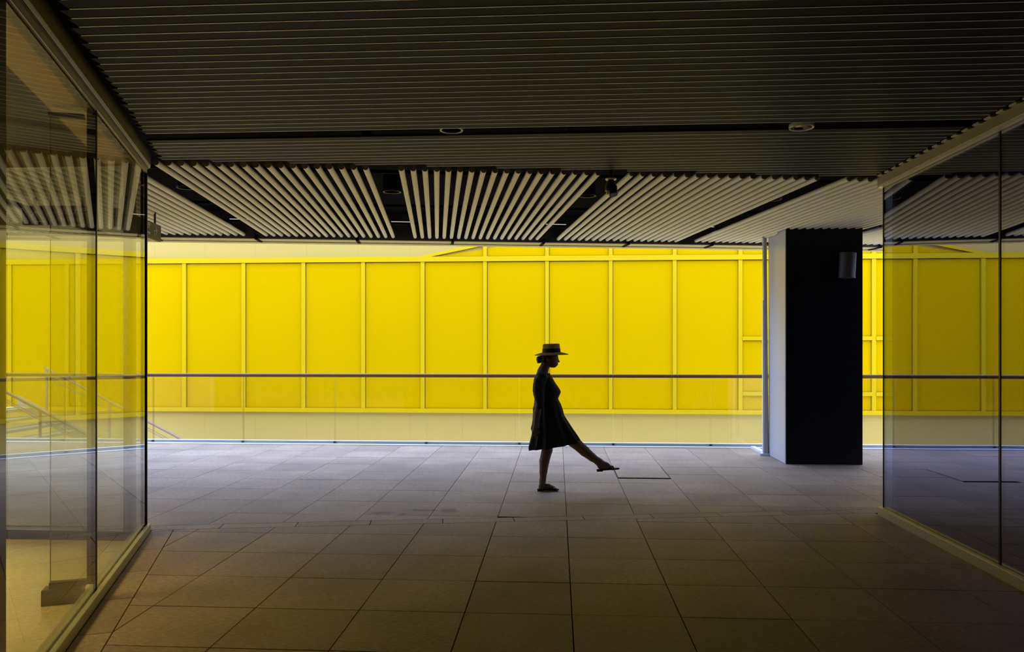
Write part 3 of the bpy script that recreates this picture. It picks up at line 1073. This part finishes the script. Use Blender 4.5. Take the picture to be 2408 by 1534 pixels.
class SDF:
    def __init__(self, lo, hi, h):
        self.lo, self.h = np.array(lo, float), h
        n = np.ceil((np.array(hi) - self.lo) / h).astype(int) + 1
        self.F = np.full(n, 1.0, np.float32)
        self.ax = [self.lo[i] + h * np.arange(n[i]) for i in range(3)]

    def sub(self, lo, hi, pad=0.09):
        s = []
        for i in range(3):
            a = max(0, int((lo[i] - pad - self.lo[i]) / self.h)); b_ = min(len(self.ax[i]), int((hi[i] + pad - self.lo[i]) / self.h) + 2)
            s.append(slice(a, max(a + 1, b_)))
        g = np.meshgrid(*[self.ax[i][s[i]] for i in range(3)], indexing='ij')
        return tuple(s), np.stack(g, -1)

    def put(self, s, d, k):
        f = self.F[s]
        hh = np.maximum(k - np.abs(f - d), 0) / k
        self.F[s] = np.minimum(f, d) - hh * hh * k * 0.25

    def cone(self, a, b_, r0, r1, k=0.02):
        a, b_ = np.asarray(a, float), np.asarray(b_, float)
        rm = max(r0, r1)
        s, P = self.sub(np.minimum(a, b_) - rm, np.maximum(a, b_) + rm)
        ab = b_ - a
        t = np.clip(((P - a) @ ab) / max(ab @ ab, 1e-9), 0, 1)
        d = np.linalg.norm(P - a - t[..., None] * ab, axis=-1) - (r0 + (r1 - r0) * t)
        self.put(s, d.astype(np.float32), k)
        return self

    def chain(self, pts, rs, k=0.02):
        for i in range(len(pts) - 1):
            self.cone(pts[i], pts[i + 1], rs[i], rs[i + 1], k)
        return self

    def ell(self, c, r, k=0.02, rot=0.0):
        c, r = np.asarray(c, float), np.asarray(r, float)
        m_ = max(r)
        s, P = self.sub(c - m_, c + m_)
        D = P - c
        if rot:
            x = D[..., 0] * math.cos(rot) + D[..., 2] * math.sin(rot)
            z = -D[..., 0] * math.sin(rot) + D[..., 2] * math.cos(rot)
            D = np.stack([x, D[..., 1], z], -1)
        k0 = np.linalg.norm(D / r, axis=-1); k1 = np.linalg.norm(D / (r * r), axis=-1)
        d = k0 * (k0 - 1) / np.maximum(k1, 1e-6)
        self.put(s, d.astype(np.float32), k)
        return self

    def build(self, name, mat, parent):
        V, Q = surface_nets(self.F, self.lo, self.h)
        me = bpy.data.meshes.new(name)
        me.from_pydata(V.tolist(), [], Q.tolist())
        me.polygons.foreach_set('use_smooth', [True] * len(me.polygons))
        me.materials.append(M[mat])
        o = bpy.data.objects.new(name, me)
        link(o, parent)
        sm = o.modifiers.new('smooth', 'SMOOTH'); sm.factor = 0.5; sm.iterations = 2
        return o


person = empty('person', (-0.105, 7.962, 0.0), YAW)
tag(person, 'person in straw hat and short dark dress stepping forward with one leg raised', 'person')

B = SDF((-0.20, -0.27, -0.005), (0.79, 0.27, 1.56), 0.0045)
# torso
B.ell(q(1287, 985), (0.105, 0.165, 0.105), 0.04)            # pelvis
B.ell(q(1288, 948), (0.088, 0.125, 0.11), 0.05)             # waist
B.ell(q(1285, 912), (0.098, 0.140, 0.125), 0.05)            # ribs
B.ell(q(1281, 893), (0.070, 0.155, 0.055), 0.05)            # shoulders
for sy in (-1, 1):
    B.ell(q(1300, 918, sy * 0.058), (0.054, 0.050, 0.050), 0.025)
# neck and head
B.chain([q(1273, 885), q(1277, 873), q(1284, 855)], [0.060, 0.050, 0.047], 0.03)
B.ell(q(1293, 838), (0.082, 0.070, 0.085), 0.02)
B.ell(q(1300, 846), (0.056, 0.056, 0.080), 0.03)
B.cone(q(1300, 858), q(1304.5, 860), 0.026, 0.018, 0.025)   # chin
B.cone(q(1309, 841), q(1314.5, 850.5), 0.009, 0.010, 0.012)  # nose
B.cone(q(1311.4, 855.4, -.012), q(1311.4, 855.4, .012), 0.0075, 0.0075, 0.005)
B.cone(q(1310.4, 858.6, -.010), q(1310.4, 858.6, .010), 0.0075, 0.0075, 0.005)
for sy in (-1, 1):
    B.cone(q(1309, 838.5, sy * .018), q(1306, 838.5, sy * .044), 0.010, 0.008, 0.012)   # brow
    B.ell(q(1306.5, 842.2, sy * .030), (0.010, 0.014, 0.008), 0.006)                   # eyelid
    B.ell(q(1288, 846, sy * .072), (0.018, 0.008, 0.030), 0.008, 0.2)                  # ear
# standing leg (far side)
ys = 0.055
B.chain([q(1286, 990, 0.07), q(1287, 1028, 0.065), q(1287.5, 1060, ys), q(1281, 1086, ys), q(1278.5, 1112, ys), q(1277.5, 1133, ys)],
        [0.088, 0.076, 0.058, 0.054, 0.042, 0.031], 0.008)
B.cone(q(1276.5, 1132, ys), q(1274.5, 1148, ys), 0.032, 0.030, 0.02)
B.chain([q(1275, 1147, ys), q(1290, 1147.5, ys), q(1303, 1150.5, ys + .005)], [0.030, 0.030, 0.020], 0.02)
for i, (dy, ln) in enumerate(((-0.030, 6.5), (-0.013, 7), (0.003, 6), (0.018, 5), (0.032, 3.6))):
    B.chain([q(1302, 1151, ys + dy * .9), q(1302 + ln, 1152.2, ys + dy), q(1304.5 + ln, 1153, ys + dy)], [0.011, 0.009, 0.008], 0.008)
# raised leg (near side)
yr = -0.045
B.chain([q(1291, 994, -0.065), q(1322, 1020, -0.05), q(1355, 1043, yr), q(1374, 1060, yr), q(1392, 1074.5, yr), q(1408, 1085.5, yr)],
        [0.086, 0.070, 0.058, 0.055, 0.044, 0.034], 0.008)
B.cone(q(1408, 1086, yr), q(1411, 1096, yr), 0.034, 0.026, 0.02)
B.chain([q(1411, 1094, yr), q(1424, 1094.5, yr), q(1439, 1099.5, yr)], [0.028, 0.030, 0.018], 0.02)
B.cone(q(1405, 1083.5, yr), q(1427, 1094.5, yr), 0.036, 0.027, 0.02)
for i, (dy, ln) in enumerate(((0.030, 6.5), (0.013, 7), (-0.003, 6), (-0.018, 5), (-0.032, 3.6))):
    B.chain([q(1438, 1099.6, yr + dy * .9), q(1438 + ln, 1100.8, yr + dy), q(1440.5 + ln, 1100.2, yr + dy)], [0.010, 0.0088, 0.008], 0.008)
# arms hanging a little behind the back, hands relaxed
for sy in (-1, 1):
    ws = q(1258.5, 998, sy * 0.185)
    B.chain([q(1273, 893, sy * 0.145), q(1268, 905, sy * 0.185), q(1266, 950, sy * 0.205), q(1262.5, 966, sy * 0.205), ws],
            [0.050, 0.046, 0.036, 0.035, 0.024], 0.010)
    pm = q(1256, 1008.5, sy * 0.185)
    B.cone(ws, pm, 0.022, 0.026, 0.015)
    B.cone(q(1253.6, 1010, sy * 0.185), q(1260.5, 1010.5, sy * 0.185), 0.015, 0.015, 0.010)
    for i, (du, ln) in enumerate(((-2.8, 10), (1.0, 12), (4.8, 11), (8.4, 8.6))):
        b0 = q(1254 + du, 1012, sy * (0.187 - 0.002 * i))
        b1 = b0 + np.array([0.004, -sy * 0.004, -ln * 0.45 * K]); b2 = b1 + np.array([0.010, -sy * 0.014, -ln * 0.34 * K]); b3 = b2 + np.array([0.012, -sy * 0.014, -ln * 0.16 * K])
        B.chain([b0, b1, b2, b3], [0.0088, 0.008, 0.0075, 0.0068], 0.003)
    t0 = q(1260, 1002, sy * 0.178)
    B.chain([t0, t0 + np.array([0.026, -sy * .012, -0.022]), t0 + np.array([0.038, -sy * .018, -0.052])], [0.012, 0.0105, 0.009], 0.008)
body = B.build('body', 'skin', person)

# hair: cap under the hat, low bun with loose ends
Hs = SDF((-0.14, -0.10, 1.33), (0.12, 0.10, 1.56), 0.005)
Hs.ell(q(1291, 838), (0.078, 0.078, 0.076), 0.02)
Hs.ell(q(1282, 845), (0.048, 0.066, 0.050), 0.025)
Hs.ell(q(1269, 845), (0.036, 0.045, 0.036), 0.02, 0.4)
for i in range(16):
    a = random.uniform(-1, 1)
    b0 = q(1268 + random.uniform(-3, 3), 848, a * 0.03)
    Hs.cone(b0, b0 + np.array([random.uniform(-0.022, 0.012), a * 0.01, random.uniform(-0.032, -0.016)]), 0.009, 0.003, 0.006)
Hs.build('hair', 'hair', person)

# dress: rings given by back point, front point, half width
rings = [((1264.5, 877), (1293, 878), .075, 0), ((1261, 881), (1296, 883), .125, 0), ((1259, 887), (1300, 890), .165, 0), ((1257.5, 897), (1306, 900), .172, 0),
         ((1258, 908), (1313, 910), .168, 0), ((1259, 916), (1317.5, 917), .165, 0), ((1260, 923), (1319, 922.5), .158, 0),
         ((1262, 930), (1316, 930), .146, 0), ((1263.5, 937), (1312.8, 936.5), .138, 0.0), ((1264, 942), (1314, 941), .138, 0.002),
         ((1263, 952), (1319, 950), .150, 0.004), ((1262, 964), (1323.5, 962), .165, 0.006), ((1260, 978), (1327, 976), .180, 0.008),
         ((1257, 994), (1335, 989), .192, 0.010), ((1253.5, 1012), (1346, 1006), .203, 0.013), ((1249.5, 1030), (1356, 1020), .212, 0.015),
         ((1246, 1045), (1362, 1029), .218, 0.017), ((1243.5, 1057), (1366.5, 1036.5), .222, 0.018)]
NS = 72
vs_, fs_ = [], []
for (bk, fr_, hw, rp) in rings:
    b_, f_ = q(*bk), q(*fr_)
    c_, e_ = (b_ + f_) / 2, (f_ - b_) / 2
    for i in range(NS):
        a = 2 * math.pi * i / NS
        rr = 1 + (rp / 0.2) * (math.sin(a * 13 + 0.6 * math.sin(3 * a)) * 0.7 + math.sin(a * 7 + 1.0) * 0.5) - (rp / 0.2) * 0.6 * (1 - abs(math.cos(a)))
        ca_, sa_ = math.cos(a), math.sin(a)
        ex = (abs(ca_) ** 0.72) * (1 if ca_ > 0 else -1)
        vs_.append(c_ + e_ * ex * (rr if abs(ca_) < 0.97 else 1) + np.array([0, hw * sa_ * rr, 0]))
for j in range(len(rings) - 1):
    for i in range(NS):
        k = (i + 1) % NS
        fs_.append((j * NS + i, (j + 1) * NS + i, (j + 1) * NS + k, j * NS + k))
mb = MB(); mb.add(vs_, fs_)
dress = mb.build('dress', 'dress', person, smooth=True)
so = dress.modifiers.new('thickness', 'SOLIDIFY'); so.thickness = 0.003
for sy in (-1, 1):
    mb = MB()
    pts = [(q(1278, 887, sy * .105), .056), (q(1273.5, 890, sy * .150), .062), (q(1268, 898, sy * .190), .055), (q(1267.2, 910, sy * .205), .055), (q(1266.5, 922, sy * .212), .054),
           (q(1267.5, 932, sy * .212), .050), (q(1268.5, 938, sy * .210), .045), (q(1268.3, 946, sy * .208), .042), (q(1267, 957, sy * .207), .041)]
    vv, ff = [], []
    n2_ = 28
    for j, (c_, r_) in enumerate(pts):
        d_ = Vector(pts[min(j + 1, len(pts) - 1)][0] - pts[max(j - 1, 0)][0]).normalized()
        u_ = Vector((0, 1, 0)) - d_ * d_.y
        u_ = u_.normalized(); w_ = d_.cross(u_)
        for i in range(n2_):
            a = 2 * math.pi * i / n2_
            rr = r_ * (1 + 0.06 * math.sin(a * 6 + j * .8) * (1 if 1 < j < 7 else 0.3))
            vv.append(Vector(c_) + u_ * rr * math.cos(a) + w_ * rr * math.sin(a))
    for j in range(len(pts) - 1):
        for i in range(n2_):
            k = (i + 1) % n2_
            ff.append((j * n2_ + i, (j + 1) * n2_ + i, (j + 1) * n2_ + k, j * n2_ + k))
    mb.add(vv, ff)
    sl_ = mb.build('sleeve', 'dress', person, smooth=True)
    so = sl_.modifiers.new('thickness', 'SOLIDIFY'); so.thickness = 0.003

# straw boater
hat = MB()
hat.lathe([(0.092, -0.012), (0.090, 0.0), (0.130, -0.008), (0.160, -0.016), (0.178, -0.023), (0.181, -0.022), (0.180, -0.018), (0.160, -0.010), (0.130, -0.001), (0.097, 0.006),
           (0.094, 0.04), (0.090, 0.085), (0.086, 0.094), (0.075, 0.098), (0.04, 0.0985), (0.001, 0.0985)], (0, 0, 0), 56)
ho = hat.build('hat', 'straw', person, smooth=True)
tag(ho, 'straw boater hat with a dark ribbon')
ho.location = Vector(q(1297, 830.2)); ho.rotation_euler = (R(0), R(-1.6), 0)
bnd = MB(); bnd.lathe([(0.0975, 0.005), (0.0985, 0.007), (0.0955, 0.046), (0.0945, 0.047)], (0, 0, 0), 56)
bo = bnd.build('ribbon', 'band', ho, smooth=True)


# sandals
def sandal(c0, c1, yy, tilt_pts):
    """Sole outline between heel c0 and toe c1 (pixels), strap over the instep."""
    a, b_ = q(*c0, yy), q(*c1, yy)
    d_ = b_ - a
    out, cnt = [], 14
    prof = [(0.0, 0.016), (0.06, 0.029), (0.2, 0.031), (0.45, 0.029), (0.7, 0.040), (0.88, 0.038), (0.97, 0.024), (1.0, 0.010)]
    up = np.array([-d_[2], 0, d_[0]]); up /= np.linalg.norm(up)
    if up[2] < 0: up = -up
    L = [a + d_ * t + np.array([0, -w, 0]) for t, w in prof]
    Rr = [a + d_ * t + np.array([0, w, 0]) for t, w in prof][::-1]
    ring_ = L + Rr
    n_ = len(ring_)
    mb = MB()
    mb.add([p for p in ring_] + [p + up * 0.011 for p in ring_], [tuple(range(n_)), tuple(range(2 * n_ - 1, n_ - 1, -1))] + [(i, (i + 1) % n_, n_ + (i + 1) % n_, n_ + i) for i in range(n_)])
    so_ = mb.build('sandal', 'leather', person)
    hb = MB()
    p0 = [a + d_ * t + np.array([0, w * s_, 0]) - up * 0.010 for t, w, s_ in ((0.01, .02, -1), (0.26, .028, -1), (0.26, .028, 1), (0.01, .02, 1))]
    hb.add(p0 + [p + up * 0.012 for p in p0], [(0, 1, 2, 3), (7, 6, 5, 4), (0, 4, 5, 1), (1, 5, 6, 2), (2, 6, 7, 3), (3, 7, 4, 0)])
    hb.build('heel', 'leather', so_)
    for t in tilt_pts:
        mb = MB()
        pts = []
        for i in range(9):
            an = math.pi * i / 8
            pts.append(a + d_ * t + np.array([0, -0.038 * math.cos(an), 0]) + up * (0.006 + 0.040 * math.sin(an) * (1.15 - t * 0.55)))
        mb.path(pts, [0.0055] * 9, 8)
        mb.build('strap', 'leather', so_)


sandal((1264, 1155.2), (1315, 1155.2), ys, (0.55, 0.72))
sandal((1402.5, 1105.5), (1455.5, 1101.8), yr, (0.55, 0.72))
